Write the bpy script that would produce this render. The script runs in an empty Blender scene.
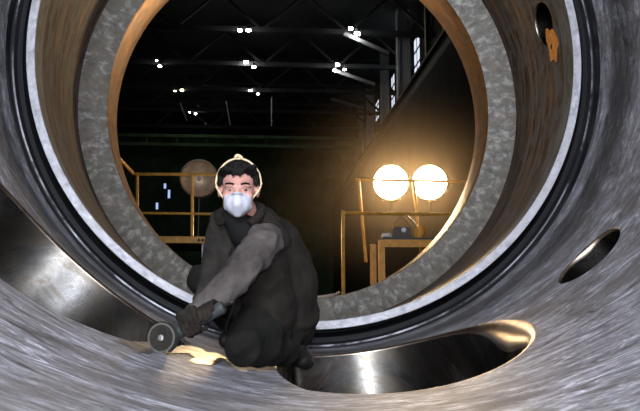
import bpy, bmesh, math, random
from math import sin, cos, pi, radians as rad
from mathutils import Vector as V, Matrix, noise
from mathutils.bvhtree import BVHTree

random.seed(7)
S = bpy.context.scene
COL = S.collection
U = 1.85                                    # metres per ring unit

# ------------------------------------------------------------------ camera
FPX = 691.2
YAW, PITCH = 0.0731, 0.1288
CAM = V((-0.2693, -4.420, -1.6308))
CF = V((sin(YAW) * cos(PITCH), cos(YAW) * cos(PITCH), sin(PITCH)))
CR = V((cos(YAW), -sin(YAW), 0))
CU = CR.cross(CF)


def at(px, py, d):
    """world point seen at a pixel, d metres in front of the lens"""
    return CAM + CF * d + CR * ((px - 320) / FPX * d) - CU * ((py - 205.5) / FPX * d)


cd = bpy.data.cameras.new('camera')
cam = bpy.data.objects.new('camera', cd)
COL.objects.link(cam)
cam.matrix_world = Matrix.Translation(CAM) @ Matrix((CR, CU, -CF)).transposed().to_4x4()
cd.sensor_width = 36
cd.lens = FPX / 640 * 36
cd.clip_start = 0.02
cd.clip_end = 300
S.camera = cam


# ------------------------------------------------------------------ materials
class N:
    """tiny node builder"""
    def __init__(self, name):
        self.m = bpy.data.materials.new(name)
        self.m.use_nodes = True
        self.t = self.m.node_tree
        self.b = self.t.nodes['Principled BSDF']

    def n(self, kind, **kw):
        x = self.t.nodes.new(kind)
        for k, v in kw.items():
            if k.startswith('i_'):
                key = k[2:]
                x.inputs[int(key) if key.isdigit() else key].default_value = v
            else:
                setattr(x, k, v)
        return x

    def l(self, a, b):
        self.t.links.new(a, b)

    def math(self, op, a, b=None):
        x = self.n('ShaderNodeMath', operation=op)
        for i, v in enumerate((a, b)):
            if v is None:
                continue
            if isinstance(v, (int, float)):
                x.inputs[i].default_value = v
            else:
                self.l(v, x.inputs[i])
        return x.outputs[0]

    def ramp(self, fac, stops):
        r = self.n('ShaderNodeValToRGB')
        e = r.color_ramp.elements
        while len(e) < len(stops):
            e.new(0.5)
        for q, (p, c) in zip(e, stops):
            q.position = p
            q.color = (*c, 1) if len(c) == 3 else c
        self.l(fac, r.inputs[0])
        return r.outputs[0]

    def noise(self, vec, scale, detail=4, rough=0.6, dist=0.0):
        x = self.n('ShaderNodeTexNoise', i_Scale=scale, i_Detail=detail, i_Roughness=rough, i_Distortion=dist)
        if vec is not None:
            self.l(vec, x.inputs['Vector'])
        return x.outputs[0]

    def mix(self, fac, a, b, blend='MIX'):
        x = self.n('ShaderNodeMix', data_type='RGBA', blend_type=blend)
        for i, v in ((0, fac), (6, a), (7, b)):
            if isinstance(v, (int, float)):
                x.inputs[i].default_value = v
            elif isinstance(v, tuple):
                x.inputs[i].default_value = (*v, 1)
            else:
                self.l(v, x.inputs[i])
        return x.outputs[2]

    def bump(self, h, strength, dist=0.01):
        x = self.n('ShaderNodeBump', i_Strength=strength, i_Distance=dist)
        self.l(h, x.inputs['Height'])
        self.l(x.outputs[0], self.b.inputs['Normal'])

    def cyl(self):
        """(girth, length) coordinates of the turned casing"""
        o = self.n('ShaderNodeTexCoord').outputs['Object']
        s = self.n('ShaderNodeSeparateXYZ')
        self.l(o, s.inputs[0])
        th = self.math('ARCTAN2', s.outputs[0], self.math('MULTIPLY', s.outputs[2], -1))
        r = self.math('SQRT', self.math('ADD', self.math('MULTIPLY', s.outputs[0], s.outputs[0]),
                                        self.math('MULTIPLY', s.outputs[2], s.outputs[2])))
        return self.math('MULTIPLY', th, 1.9), self.math('ADD', s.outputs[1], r), s.outputs[1]

    def vec(self, u, v, su, sv, w=0.0):
        c = self.n('ShaderNodeCombineXYZ')
        self.l(self.math('MULTIPLY', u, su), c.inputs[0])
        self.l(self.math('MULTIPLY', v, sv), c.inputs[1])
        c.inputs[2].default_value = w
        return c.outputs[0]


def plain(name, col, rough=0.6, metal=0.0, var=0.25, scale=25, bump=0.0, spec=None):
    m = N(name)
    o = m.n('ShaderNodeTexCoord').outputs['Object']
    f = m.noise(o, scale, 4)
    a = tuple(c * (1 - var) for c in col)
    b = tuple(min(1, c * (1 + var)) for c in col)
    m.l(m.ramp(f, [(0.3, a), (0.7, b)]), m.b.inputs['Base Color'])
    m.b.inputs['Roughness'].default_value = rough
    m.b.inputs['Metallic'].default_value = metal
    if spec is not None:
        m.b.inputs['Specular IOR Level'].default_value = spec
    if bump:
        m.bump(f, bump)
    return m.m


def emit(name, col, strength):
    m = N(name)
    m.b.inputs['Base Color'].default_value = (*col, 1)
    m.b.inputs['Emission Color'].default_value = (*col, 1)
    m.b.inputs['Emission Strength'].default_value = strength
    return m.m


def ground_steel():
    m = N('ground_steel')
    u, v, y = m.cyl()
    # worn grey plate: smeared streaks running around the bore, blotches, scratches
    st = m.noise(m.vec(u, v, 4.2, 12), 1.0, 8, 0.74, 1.6)
    st2 = m.noise(m.vec(u, v, 20.0, 70, 3.1), 1.0, 7, 0.75, 1.4)
    bl = m.noise(m.vec(u, v, 1.9, 3.4, 9.0), 1.0, 7, 0.66, 0.9)
    c = m.ramp(st, [(0.34, (0.07, 0.068, 0.07)), (0.45, (0.24, 0.235, 0.25)), (0.54, (0.38, 0.375, 0.41)), (0.64, (0.76, 0.76, 0.87))])
    c = m.mix(0.65, c, m.ramp(st2, [(0.36, (0.25, 0.25, 0.25)), (0.58, (1, 1, 1))]), 'MULTIPLY')
    c = m.mix(m.ramp(bl, [(0.47, (0, 0, 0)), (0.62, (0.72, 0.72, 0.72))]), c, (0.125, 0.112, 0.102))
    # darker turned bands next to the groove
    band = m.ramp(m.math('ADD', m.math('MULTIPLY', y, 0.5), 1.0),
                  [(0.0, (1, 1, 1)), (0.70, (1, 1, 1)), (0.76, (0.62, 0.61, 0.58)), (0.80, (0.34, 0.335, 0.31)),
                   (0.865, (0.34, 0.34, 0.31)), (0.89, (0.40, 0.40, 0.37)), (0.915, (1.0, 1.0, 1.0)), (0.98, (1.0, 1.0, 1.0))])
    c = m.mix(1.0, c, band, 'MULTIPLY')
    m.l(c, m.b.inputs['Base Color'])
    m.b.inputs['Metallic'].default_value = 0.35
    m.l(m.math('ADD', m.math('MULTIPLY', bl, 0.30), 0.38), m.b.inputs['Roughness'])
    m.bump(m.math('ADD', st2, m.math('MULTIPLY', st, 0.8)), 0.16, 0.008)
    return m.m


def turned(name, stops, su, sv, metal, rough, tint=None, bump=0.2, spec=None):
    m = N(name)
    u, v, y = m.cyl()
    f = m.noise(m.vec(u, v, su, sv), 1.0, 6, 0.65, 0.4)
    c = m.ramp(f, stops)
    g = m.noise(m.vec(u, v, 5, 9, 4.0), 1.0, 7, 0.7, 0.8)
    if tint:
        c = m.mix(m.ramp(g, [(0.47, (0, 0, 0)), (0.58, (0.8, 0.8, 0.8))]), c, tint)
    m.l(c, m.b.inputs['Base Color'])
    m.b.inputs['Metallic'].default_value = metal
    if spec is not None:
        m.b.inputs['Specular IOR Level'].default_value = spec
    m.l(m.math('ADD', m.math('MULTIPLY', g, 0.3), rough - 0.15), m.b.inputs['Roughness'])
    m.bump(m.math('ADD', f, m.math('MULTIPLY', g, 0.5)), bump, 0.006)
    return m.m


def cloth(name, c1, c2, scale=9, rough=0.95):
    m = N(name)
    o = m.n('ShaderNodeTexCoord').outputs['Object']
    f = m.noise(o, scale, 6, 0.65, 0.3)
    w = m.noise(o, 260, 2)
    m.l(m.ramp(f, [(0.3, c1), (0.7, c2)]), m.b.inputs['Base Color'])
    m.b.inputs['Roughness'].default_value = rough
    m.b.inputs['Specular IOR Level'].default_value = 0.15
    m.bump(m.math('ADD', f, m.math('MULTIPLY', w, 0.15)), 0.5, 0.02)
    return m.m


M = {}
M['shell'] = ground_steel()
M['bore'] = turned('bore_steel', [(0.3, (0.055, 0.052, 0.048)), (0.55, (0.13, 0.125, 0.12)), (0.75, (0.26, 0.255, 0.265))], 4, 4, 1.0, 0.28, (0.085, 0.072, 0.055), 0.04)
M['edge'] = turned('worn_edge', [(0.3, (0.26, 0.20, 0.15)), (0.7, (0.50, 0.42, 0.34))], 9, 9, 1.0, 0.34, None, 0.1)
M['groove'] = turned('shade_dark_groove', [(0.3, (0.006, 0.006, 0.007)), (0.7, (0.018, 0.018, 0.021))], 2, 40, 0.0, 0.60, None, 0.15, 0.18)  # shade of the recess put into a near-black colour
M['groove_edge'] = turned('bright_groove_edge', [(0.42, (0.03, 0.03, 0.035)), (0.62, (0.55, 0.56, 0.62))], 2.5, 2, 0.7, 0.35, None, 0.05)
M['lip'] = turned('machined_lip', [(0.28, (0.20, 0.20, 0.22)), (0.5, (0.40, 0.40, 0.44)), (0.72, (0.62, 0.62, 0.68))], 14, 20, 0.35, 0.5, (0.45, 0.44, 0.46), 0.25)
M['bevel'] = turned('greyed_bevel', [(0.3, (0.13, 0.12, 0.10)), (0.7, (0.30, 0.285, 0.26))], 3, 30, 0.5, 0.5, (0.13, 0.105, 0.07), 0.2)
M['neck'] = turned('rust_brown_steel', [(0.36, (0.012, 0.008, 0.006)), (0.46, (0.080, 0.042, 0.020)), (0.54, (0.095, 0.068, 0.046)), (0.64, (0.26, 0.12, 0.045))], 1.6, 15, 0.25, 0.55, (0.14, 0.125, 0.11), 0.4)
M['mottled'] = turned('mottled_grey_steel', [(0.34, (0.038, 0.034, 0.027)), (0.5, (0.085, 0.078, 0.066)), (0.64, (0.21, 0.195, 0.172))], 15, 20, 0.30, 0.5, (0.085, 0.072, 0.052), 0.5)
M['rim'] = turned('orange_rust_rim', [(0.3, (0.16, 0.062, 0.018)), (0.55, (0.34, 0.15, 0.042)), (0.75, (0.55, 0.29, 0.10))], 6, 10, 0.5, 0.42, (0.20, 0.13, 0.08), 0.3)
M['outer'] = plain('outer_scale', (0.07, 0.06, 0.055), 0.8)
M['rust_paint'] = plain('orange_primer', (0.75, 0.27, 0.045), 0.6, 0, 0.3, 30)
M['mark'] = plain('dark_punch_mark', (0.012, 0.010, 0.010), 0.8)
M['brown_mark'] = plain('brown_paint_mark', (0.16, 0.07, 0.025), 0.7)
M['pink_mark'] = plain('pink_chalk', (0.42, 0.11, 0.16), 0.9)
M['black'] = plain('black', (0.008, 0.008, 0.009), 0.6)
M['yellow'] = plain('yellow_rail_paint', (0.50, 0.25, 0.035), 0.5, 0, 0.3, 14)
M['orange'] = plain('orange_bench_paint', (0.60, 0.27, 0.035), 0.5, 0, 0.25, 14)
M['brace'] = plain('brace_paint', (0.16, 0.17, 0.18), 0.7)
M['olive'] = plain('olive_post_paint', (0.30, 0.33, 0.05), 0.6)
M['steel_dark'] = plain('dark_truss_steel', (0.05, 0.055, 0.06), 0.7)
M['column'] = plain('pale_column_paint', (0.62, 0.64, 0.70), 0.8)
M['wall'] = plain('dark_hall_wall', (0.045, 0.042, 0.03), 0.9, 0, 0.4, 0.6)
M['backwall'] = plain('green_back_wall', (0.15, 0.26, 0.15), 0.9, 0, 0.5, 0.5)
M['ceiling'] = plain('dark_roof_sheets', (0.05, 0.054, 0.058), 0.9, 0, 0.3, 0.5)
M['floor'] = plain('sooty_floor', (0.05, 0.045, 0.04), 0.85, 0, 0.4, 2)
M['window'] = emit('daylit_pane', (0.80, 0.88, 1.0), 1.0)
M['bulb'] = emit('hall_lamp_glow', (1.0, 0.97, 0.90), 60)
M['bulb_yellow'] = emit('yellow_lamp_glow', (1.0, 0.93, 0.50), 25)
M['flood'] = emit('floodlight_glow', (1.0, 0.72, 0.40), 85)
M['housing'] = plain('floodlight_housing', (0.06, 0.055, 0.05), 0.5, 0.6)
M['ring'] = plain('floodlight_bezel', (0.45, 0.38, 0.30), 0.35, 0.8)
M['reflector'] = plain('dull_reflector', (0.60, 0.47, 0.33), 0.5, 0.35, 0.35, 5)
M['glint'] = emit('blue_glint_glow', (0.45, 0.6, 1.0), 0.9)  # added glow for blue glints of unknown source
M['hose'] = plain('grey_hose', (0.22, 0.18, 0.14), 0.6)
M['bluecloth'] = plain('blue_drum', (0.03, 0.05, 0.16), 0.6)
gm = N('lamp_glass')
gm.b.inputs['Base Color'].default_value = (0.9, 0.85, 0.78, 1)
gm.b.inputs['Transmission Weight'].default_value = 1
gm.b.inputs['Roughness'].default_value = 0.05
gm.b.inputs['IOR'].default_value = 1.1
M['glass'] = gm.m
M['skin'] = plain('skin', (0.42, 0.21, 0.17), 0.5, 0, 0.10, 30, 0.05)
M['hair'] = plain('dark_hair', (0.005, 0.004, 0.0035), 0.75, 0, 0.5, 120, 0.4, 0.15)
M['eyewhite'] = plain('eye_white', (0.25, 0.22, 0.20), 0.4, 0, 0.02)
M['iris'] = plain('dark_iris', (0.02, 0.015, 0.012), 0.2, 0, 0.1)
M['mask'] = plain('white_respirator', (0.40, 0.40, 0.45), 0.85, 0, 0.05, 60, 0.15)
M['rim_light'] = plain('cream_rim_light', (0.62, 0.48, 0.30), 0.8, 0, 0.15)  # cream colour carries the back light on the hood rim
M['vest'] = cloth('dark_vest_cloth', (0.007, 0.0055, 0.0045), (0.019, 0.0155, 0.013))
M['shirt'] = cloth('black_shirt_cloth', (0.005, 0.005, 0.005), (0.012, 0.012, 0.011))
M['sleeve'] = cloth('grey_sleeve_cloth', (0.022, 0.018, 0.016), (0.105, 0.092, 0.087), 5)
M['sleeve_dark'] = cloth('dark_sleeve_cloth', (0.010, 0.009, 0.008), (0.030, 0.027, 0.023), 11)  # darker cloth for the far sleeve
M['trousers'] = cloth('black_trouser_cloth', (0.004, 0.004, 0.003), (0.011, 0.011, 0.009))
M['glove'] = cloth('grimy_glove_leather', (0.007, 0.006, 0.005), (0.026, 0.021, 0.016), 25)
M['boot'] = plain('black_boot', (0.012, 0.011, 0.010), 0.45, 0, 0.3, 20)
M['disc'] = plain('grinding_disc', (0.020, 0.019, 0.016), 0.85, 0, 0.3, 90, 0.2, 0.1)
M['disc_rim'] = plain('dusty_disc_rim', (0.060, 0.058, 0.050), 0.85, 0, 0.2, 90)
M['nut'] = plain('bright_nut', (0.4, 0.4, 0.4), 0.4, 1.0, 0.1)
M['gear'] = plain('grey_gear_housing', (0.10, 0.10, 0.10), 0.45, 0.7)
M['motor'] = plain('dark_motor_body', (0.03, 0.035, 0.035), 0.5)


# ------------------------------------------------------------------ helpers
def tag(o, label=None, cat=None, group=None, kind=None):
    for k, v in (('label', label), ('category', cat), ('group', group), ('kind', kind)):
        if v:
            o[k] = v
    return o


def thing(name, loc, label, cat, group=None, kind=None):
    o = bpy.data.objects.new(name, None)
    COL.objects.link(o)
    o.location = loc
    o.empty_display_size = 0.1
    return tag(o, label, cat, group, kind)


def wloc(o):
    p = V(o.location)
    while o.parent:
        o = o.parent
        p += V(o.location)
    return p


def link(name, me, mat, parent=None, local=False, smooth=True):
    """one mesh object; meshes are in world metres unless local"""
    o = bpy.data.objects.new(name, me)
    COL.objects.link(o)
    for m in (mat if isinstance(mat, (list, tuple)) else [mat]):
        me.materials.append(m)
    if smooth:
        me.shade_smooth()
    if parent:
        o.parent = parent
        if not local:
            o.location = -wloc(parent)
    return o


def obj(name, bm, mat, parent=None, local=False, smooth=True):
    bmesh.ops.recalc_face_normals(bm, faces=bm.faces)
    me = bpy.data.meshes.new(name)
    bm.to_mesh(me)
    bm.free()
    o = link(name, me, mat, parent, local, smooth)
    if smooth:
        try:
            me.set_sharp_from_angle(angle=rad(38))
        except Exception:
            pass
    return o


def dup(root, loc, label=None, group=None):
    r = root.copy()
    COL.objects.link(r)
    r.location = loc
    if label:
        r['label'] = label
    if group:
        r['group'] = group
    for ch in list(root.children):
        c = ch.copy()
        COL.objects.link(c)
        c.parent = r
        for g in ch.children:
            d = g.copy()
            COL.objects.link(d)
            d.parent = c
    return r


def frame_to(d, up=V((0, 0, 1))):
    """rotation whose local Z points along d"""
    d = V(d).normalized()
    x = up.cross(d)
    if x.length < 1e-4:
        x = V((1, 0, 0)).cross(d)
    x.normalize()
    y = d.cross(x)
    return Matrix((x, y, d)).transposed()


def tube(bm, a, b, r0, r1=None, n=12, cap=True):
    r1 = r0 if r1 is None else r1
    a, b = V(a), V(b)
    F = frame_to(b - a)
    ra = [bm.verts.new(a + F @ V((r0 * cos(t), r0 * sin(t), 0))) for t in [2 * pi * i / n for i in range(n)]]
    rb = [bm.verts.new(b + F @ V((r1 * cos(t), r1 * sin(t), 0))) for t in [2 * pi * i / n for i in range(n)]]
    for i in range(n):
        bm.faces.new((ra[i], ra[(i + 1) % n], rb[(i + 1) % n], rb[i]))
    if cap:
        bm.faces.new(ra[::-1])
        bm.faces.new(rb)


def path(bm, pts, r, n=8):
    pts = [V(p) for p in pts]
    prev = None
    for i, p in enumerate(pts):
        d = (pts[min(i + 1, len(pts) - 1)] - pts[max(i - 1, 0)])
        F = frame_to(d)
        rr = r[i] if isinstance(r, (list, tuple)) else r
        ring = [bm.verts.new(p + F @ V((rr * cos(2 * pi * k / n), rr * sin(2 * pi * k / n), 0))) for k in range(n)]
        if prev:
            for k in range(n):
                bm.faces.new((prev[k], prev[(k + 1) % n], ring[(k + 1) % n], ring[k]))
        else:
            bm.faces.new(ring[::-1])
        prev = ring
    bm.faces.new(prev)


def curve_pts(pts, k=8):
    """Catmull-Rom through points"""
    P = [V(p) for p in pts]
    P = [P[0] * 2 - P[1]] + P + [P[-1] * 2 - P[-2]]
    out = []
    for i in range(1, len(P) - 2):
        for j in range(k):
            t = j / k
            a, b, c, d = P[i - 1:i + 3]
            out.append(0.5 * ((2 * b) + (c - a) * t + (2 * a - 5 * b + 4 * c - d) * t * t + (3 * b - a - 3 * c + d) * t ** 3))
    out.append(P[-2])
    return out


def box(bm, c, s, F=None):
    c = V(c)
    F = F or Matrix.Identity(3)
    v = [bm.verts.new(c + F @ V((x * s[0] / 2, y * s[1] / 2, z * s[2] / 2))) for x in (-1, 1) for y in (-1, 1) for z in (-1, 1)]
    for f in ((0, 1, 3, 2), (4, 6, 7, 5), (0, 4, 5, 1), (2, 3, 7, 6), (0, 2, 6, 4), (1, 5, 7, 3)):
        bm.faces.new([v[i] for i in f])


def bar(bm, a, b, w, h):
    a, b = V(a), V(b)
    box(bm, (a + b) / 2, (w, h, (b - a).length), frame_to(b - a))


def lathe(bm, prof, c, axis, n=28):
    """prof [(along, radius)] about an axis"""
    F = frame_to(axis)
    prev = None
    for h, r in prof:
        if r < 1e-5:
            ring = [bm.verts.new(V(c) + F @ V((0, 0, h)))]
        else:
            ring = [bm.verts.new(V(c) + F @ V((r * cos(2 * pi * k / n), r * sin(2 * pi * k / n), h))) for k in range(n)]
        if prev:
            for k in range(n):
                a, b = prev[k % len(prev)], prev[(k + 1) % len(prev)]
                d, e = ring[k % len(ring)], ring[(k + 1) % len(ring)]
                vs = []
                for q in (a, b, e, d):
                    if q not in vs:
                        vs.append(q)
                if len(vs) > 2:
                    bm.faces.new(vs)
        prev = ring


# ------------------------------------------------------------------ the turned steel casing
def cyl(th, y, r):
    return V((r * sin(th), y, -r * cos(th)))


def revolve(name, prof, mat, parent, n=240):
    """prof [(y, r)] swept about the casing axis"""
    bm = bmesh.new()
    prev = None
    for y, r in prof:
        ring = [bm.verts.new(cyl(2 * pi * k / n, y, r)) for k in range(n)]
        if prev:
            for k in range(n):
                bm.faces.new((prev[k], prev[(k + 1) % n], ring[(k + 1) % n], ring[k]))
        prev = ring
    return obj(name, bm, mat, parent)


class Port:
    """an oval hole through a turned wall: arc and y in metres"""
    def __init__(s, arc, y, a, b, tilt, Rf, pad=0.12, flat=None):
        s.flat = flat
        s.R = Rf(y)
        s.Rf = Rf
        s.thc, s.y, s.a, s.b, s.tilt = arc / s.R, y, a, b, tilt
        s.axis = V((sin(s.thc), 0, -cos(s.thc)))
        ext = 1.05
        hx = max(abs(s.uv(t, ext)[0] - arc) for t in [i * pi / 60 for i in range(120)])
        hy = max(abs(s.uv(t, ext)[1] - y) for t in [i * pi / 60 for i in range(120)])
        s.t0, s.t1 = s.thc - (hx + pad) / s.R, s.thc + (hx + pad) / s.R
        s.y0, s.y1 = y - hy - pad * .6, y + hy + pad * .6

    def uv(s, t, k=1.0):
        x, z = s.a * k * cos(t), s.b * k * sin(t)
        if s.flat and x < -s.flat:               # the side towards the worker is flattened
            x = -(s.flat + (-x - s.flat) * 0.28)
        c, q = cos(s.tilt), sin(s.tilt)
        return s.thc * s.R + x * c - z * q, s.y + x * q + z * c

    def p(s, t, k=1.0, depth=0.0):
        u, v = s.uv(t, k)
        return cyl(u / s.R, v, s.Rf(v)) + s.axis * depth


def wall_with_ports(name, ya, yb, Rf, ports, mat, parent):
    bm = bmesh.new()
    p0 = min(p.y0 for p in ports)
    p1 = max(p.y1 for p in ports)

    def grid(t0, t1, y0, y1):
        nt = max(1, round(abs(t1 - t0) / rad(1.5)))
        ny = max(1, round(abs(y1 - y0) / 0.05))
        g = [[bm.verts.new(cyl(t0 + (t1 - t0) * i / nt, y0 + (y1 - y0) * j / ny, Rf(y0 + (y1 - y0) * j / ny))) for i in range(nt + 1)] for j in range(ny + 1)]
        for j in range(ny):
            for i in range(nt):
                bm.faces.new((g[j][i], g[j][i + 1], g[j + 1][i + 1], g[j + 1][i]))

    ps = sorted(ports, key=lambda p: p.t0)
    start = ps[0].t0
    grid(start, start + 2 * pi, ya, p0)
    grid(start, start + 2 * pi, p1, yb)
    for i, p in enumerate(ps):
        nxt = ps[i + 1].t0 if i + 1 < len(ps) else start + 2 * pi
        grid(p.t1, nxt, p0, p1)
        K, L = 144, 10
        rows = []
        for k in range(K):
            t = 2 * pi * k / K
            iu, iv = p.uv(t, 1.03)
            iu /= p.R
            # where the ray from the port centre meets the patch rectangle
            du, dv = iu - p.thc, iv - p.y
            f = 1e9
            if du > 1e-9: f = min(f, (p.t1 - p.thc) / du)
            if du < -1e-9: f = min(f, (p.t0 - p.thc) / du)
            if dv > 1e-9: f = min(f, (p1 - p.y) / dv)
            if dv < -1e-9: f = min(f, (p0 - p.y) / dv)
            ou, ov = p.thc + du * f, p.y + dv * f
            rows.append([bm.verts.new(cyl(iu + (ou - iu) * j / L, iv + (ov - iv) * j / L, Rf(iv + (ov - iv) * j / L))) for j in range(L + 1)])
        for k in range(K):
            a, b = rows[k], rows[(k + 1) % K]
            for j in range(L):
                bm.faces.new((a[j], a[j + 1], b[j + 1], b[j]))
            # patch corner between two neighbouring rays on different sides
            ca, cb = a[L].co, b[L].co
        for ct in (p.t0, p.t1):
            for cy in (p0, p1):
                best = sorted(rows, key=lambda r: (r[L].co - cyl(ct, cy, Rf(cy))).length)[:2]
                q = bm.verts.new(cyl(ct, cy, Rf(cy)))
                try:
                    bm.faces.new((best[0][L], q, best[1][L]))
                except Exception:
                    pass
    bmesh.ops.remove_doubles(bm, verts=bm.verts, dist=0.0015)
    for f in bm.faces:                       # all faces look at the axis
        c = f.calc_center_median()
        if f.normal.dot(V((-c.x, 0, -c.z))) < 0:
            f.normal_flip()
    me = bpy.data.meshes.new(name)
    bm.to_mesh(me)
    bm.free()
    o = link(name, me, mat, parent)
    me.normals_split_custom_set_from_vertices([V((-v.co.x, 0, -v.co.z)).normalized() for v in me.vertices])
    return o


def port_bore(name, p, depth, parent, label, round_at=None, round_by=0.0, taper=0.90, chamfer=0.018):
    """bore narrowing outwards, its mouth rounded over more at one place"""
    K = 144

    def g(t):
        if round_at is None:
            return 0.0
        d = (t - round_at + pi) % (2 * pi) - pi
        return round_by * math.exp(-(d / 0.42) ** 2)

    def ring(bm, f):
        return [bm.verts.new(p.p(2 * pi * i / K, *f(2 * pi * i / K))) for i in range(K)]

    def skin(bm, fs):
        prev = None
        for f in fs:
            r = ring(bm, f)
            if prev:
                for i in range(K):
                    bm.faces.new((prev[i], prev[(i + 1) % K], r[(i + 1) % K], r[i]))
            prev = r
    mouth = lambda t: chamfer * .8 + g(t) * p.a * 1.1
    bm = bmesh.new()
    skin(bm, [(lambda t, j=j: ((1 - g(t)) * (1 + (taper - 1) * j / 12), mouth(t) + (depth - mouth(t)) * j / 12)) for j in range(13)])
    bvh = BVHTree.FromBMesh(bm)
    o = obj(name, bm, M['bore'], parent)
    tag(o, label)
    bm = bmesh.new()
    skin(bm, [(lambda t, q=q: (1.03 - (0.03 + g(t)) * sin(q * pi / 2), mouth(t) * (1 - cos(q * pi / 2)))) for q in [k / 7 for k in range(8)]])
    e = obj('port_edge', bm, M['edge'], o)
    e.location = -wloc(o)
    return o, bvh


RS = 1.964
shell_R = lambda y: RS
neck_R = lambda y: 1.805 + (1.887 - 1.805) * (y - 0.10) / (1.371 - 0.10)

casing = thing('vessel_casing', (0, 0, -2.3),
               'huge turned steel vessel casing seen from inside, with ring lip and oval ports', 'vessel')
port_low = Port(0.117 * U, -0.665 * U, 0.378 * U, 0.435 * U, 0, shell_R, 0.10, 0.19 * U)
port_left = Port(-0.742 * U, -0.68 * U, 0.40 * U, 0.40 * U, 0, shell_R, 0.10)
port_small = Port(0.793 * U, -0.571 * U, 0.112 * U, 0.094 * U, 0.35, shell_R, 0.08)
port_neck = Port(rad(102.9) * 1.825, 0.45, 0.160, 0.160, 0, neck_R, 0.08)

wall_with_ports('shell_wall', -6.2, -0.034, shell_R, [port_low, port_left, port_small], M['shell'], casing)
b_low, bvh_low = port_bore('port_bore', port_low, 0.55, casing, 'large oval port at the bottom right of the worker', -0.02, 0.115)
b_left, bvh_left = port_bore('port_bore', port_left, 0.55, casing, 'large oval port on the left of the worker', -0.5, 0.05)
b_small, _ = port_bore('port_bore', port_small, 0.40, casing, 'small round port low on the right wall', 0.9, 0.06, 0.92, 0.02)
b_neck, _ = port_bore('port_bore', port_neck, 0.40, casing, 'small round port high on the brown wall', None, 0, 0.88, 0.02)

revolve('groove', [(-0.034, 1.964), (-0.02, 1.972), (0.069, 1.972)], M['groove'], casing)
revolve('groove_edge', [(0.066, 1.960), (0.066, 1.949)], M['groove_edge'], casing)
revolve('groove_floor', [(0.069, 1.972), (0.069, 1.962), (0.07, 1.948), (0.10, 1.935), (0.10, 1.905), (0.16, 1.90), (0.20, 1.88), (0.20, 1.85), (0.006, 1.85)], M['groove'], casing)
revolve('ring_lip', [(0.006, 1.85), (0.0, 1.846), (0.0, 1.798), (0.004, 1.794)], M['lip'], casing)
revolve('lip_bevel', [(0.004, 1.794), (0.05, 1.799), (0.10, 1.805), (0.20, neck_R(0.20))], M['bevel'], casing)
wall_with_ports('neck_wall', 0.20, 1.371, neck_R, [port_neck], M['neck'], casing)
revolve('end_ring', [(1.371, 1.887), (1.40, 1.83), (1.43, 1.75), (1.461, 1.667)], M['mottled'], casing)
revolve('end_rim', [(1.461, 1.667), (1.47, 1.664), (1.60, 1.668), (1.75, 1.673), (1.905, 1.680), (1.913, 1.684)], M['rim'], casing)
revolve('outer_skin', [(1.913, 1.684), (1.913, 2.28), (-6.2, 2.28), (-6.2, 1.964)], M['outer'], casing)


def mark_quads(bvh, parent, segs, mat, name, label):
    """thin marks lying on a bore wall; segs are pixel segments with a width in metres"""
    if name == 'punch_mark' and len(segs) > 1:
        for g in segs:
            mark_quads(bvh, parent, [g], mat, name, label)
        return
    bm = bmesh.new()
    for (x0, y0, x1, y1, w) in segs:
        h = []
        for (x, y) in ((x0, y0), (x1, y1)):
            d = (at(x, y, 1) - CAM).normalized()
            p, nrm, _, _ = bvh.ray_cast(CAM, d)
            if p is None:
                return
            if nrm.dot(d) > 0:
                nrm = -nrm
            h.append((p + nrm * 0.002, nrm))
        a, b = h[0][0], h[1][0]
        s = (b - a).normalized().cross(h[0][1]) * w / 2
        bm.faces.new([bm.verts.new(q) for q in (a - s, a + s, b + s, b - s)])
    o = obj(name, bm, mat, parent, smooth=False)
    o.location = -wloc(parent)
    if label:
        tag(o, label)
    return o


mark_quads(bvh_left, b_left, [(49 + i * 7.5, 298.5 - i * 4.6, 53.5 + i * 7.5, 295.5 - i * 4.6, 0.014) for i in range(6)] +
           [(60, 262.5, 64.5, 259.5, 0.02), (58.5, 292, 61, 290.5, 0.02)], M['mark'], 'punch_mark', 'dark punch mark')
mark_quads(bvh_left, b_left, [(26 + i * 5.2, 269 - i * 5.4, 28.8 + i * 5.2, 266 - i * 5.4, 0.010) for i in range(5)], M['brown_mark'], 'punch_mark', 'brown punch mark')
mark_quads(bvh_low, b_low, [(394, 358, 395.5, 363, 0.012), (397, 371, 398, 375.5, 0.010), (401, 383, 401.5, 388, 0.010)], M['mark'], 'punch_mark', 'dark punch mark')
mark_quads(bvh_low, b_low, [(416, 353.2, 421, 352.4, 0.008), (418.3, 353.2, 418.8, 358.5, 0.010), (421.5, 352.4, 425, 352, 0.008), (423.2, 352.4, 423.8, 357.5, 0.010)], M['brown_mark'], 'lettering', 'brown painted TT letters')


def patch(name, centre, outline, mat, parent, r, label, lift=0.003):
    bm = bmesh.new()
    th0, y0 = centre
    c = bm.verts.new(cyl(th0, y0, r(y0) - lift))
    ring = [bm.verts.new(cyl(th0 + a / 1.85, y0 + b, r(y0 + b) - lift)) for a, b in outline]
    for i in range(len(ring)):
        bm.faces.new((c, ring[i], ring[(i + 1) % len(ring)]))
    return tag(obj(name, bm, mat, parent), label)


# orange primer under the small port of the neck, with a dark drilled dot
pr = patch('primer_patch', (rad(96.6), 0.37), [(0.02 * sin(5 * t) + 0.135 * cos(t), 0.10 * sin(t) * (1 + 0.2 * sin(3 * t)) + 0.02 * cos(t)) for t in [2 * pi * i / 36 for i in range(36)]],
           M['rust_paint'], casing, neck_R, 'orange primer patch below the port')
d = patch('drilled_dot', (rad(96.3), 0.385), [(0.022 * cos(t), 0.016 * sin(t)) for t in [2 * pi * i / 20 for i in range(20)]], M['mark'], pr, neck_R, 'dark drilled hole', 0.006)
d.location = -wloc(pr)

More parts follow.
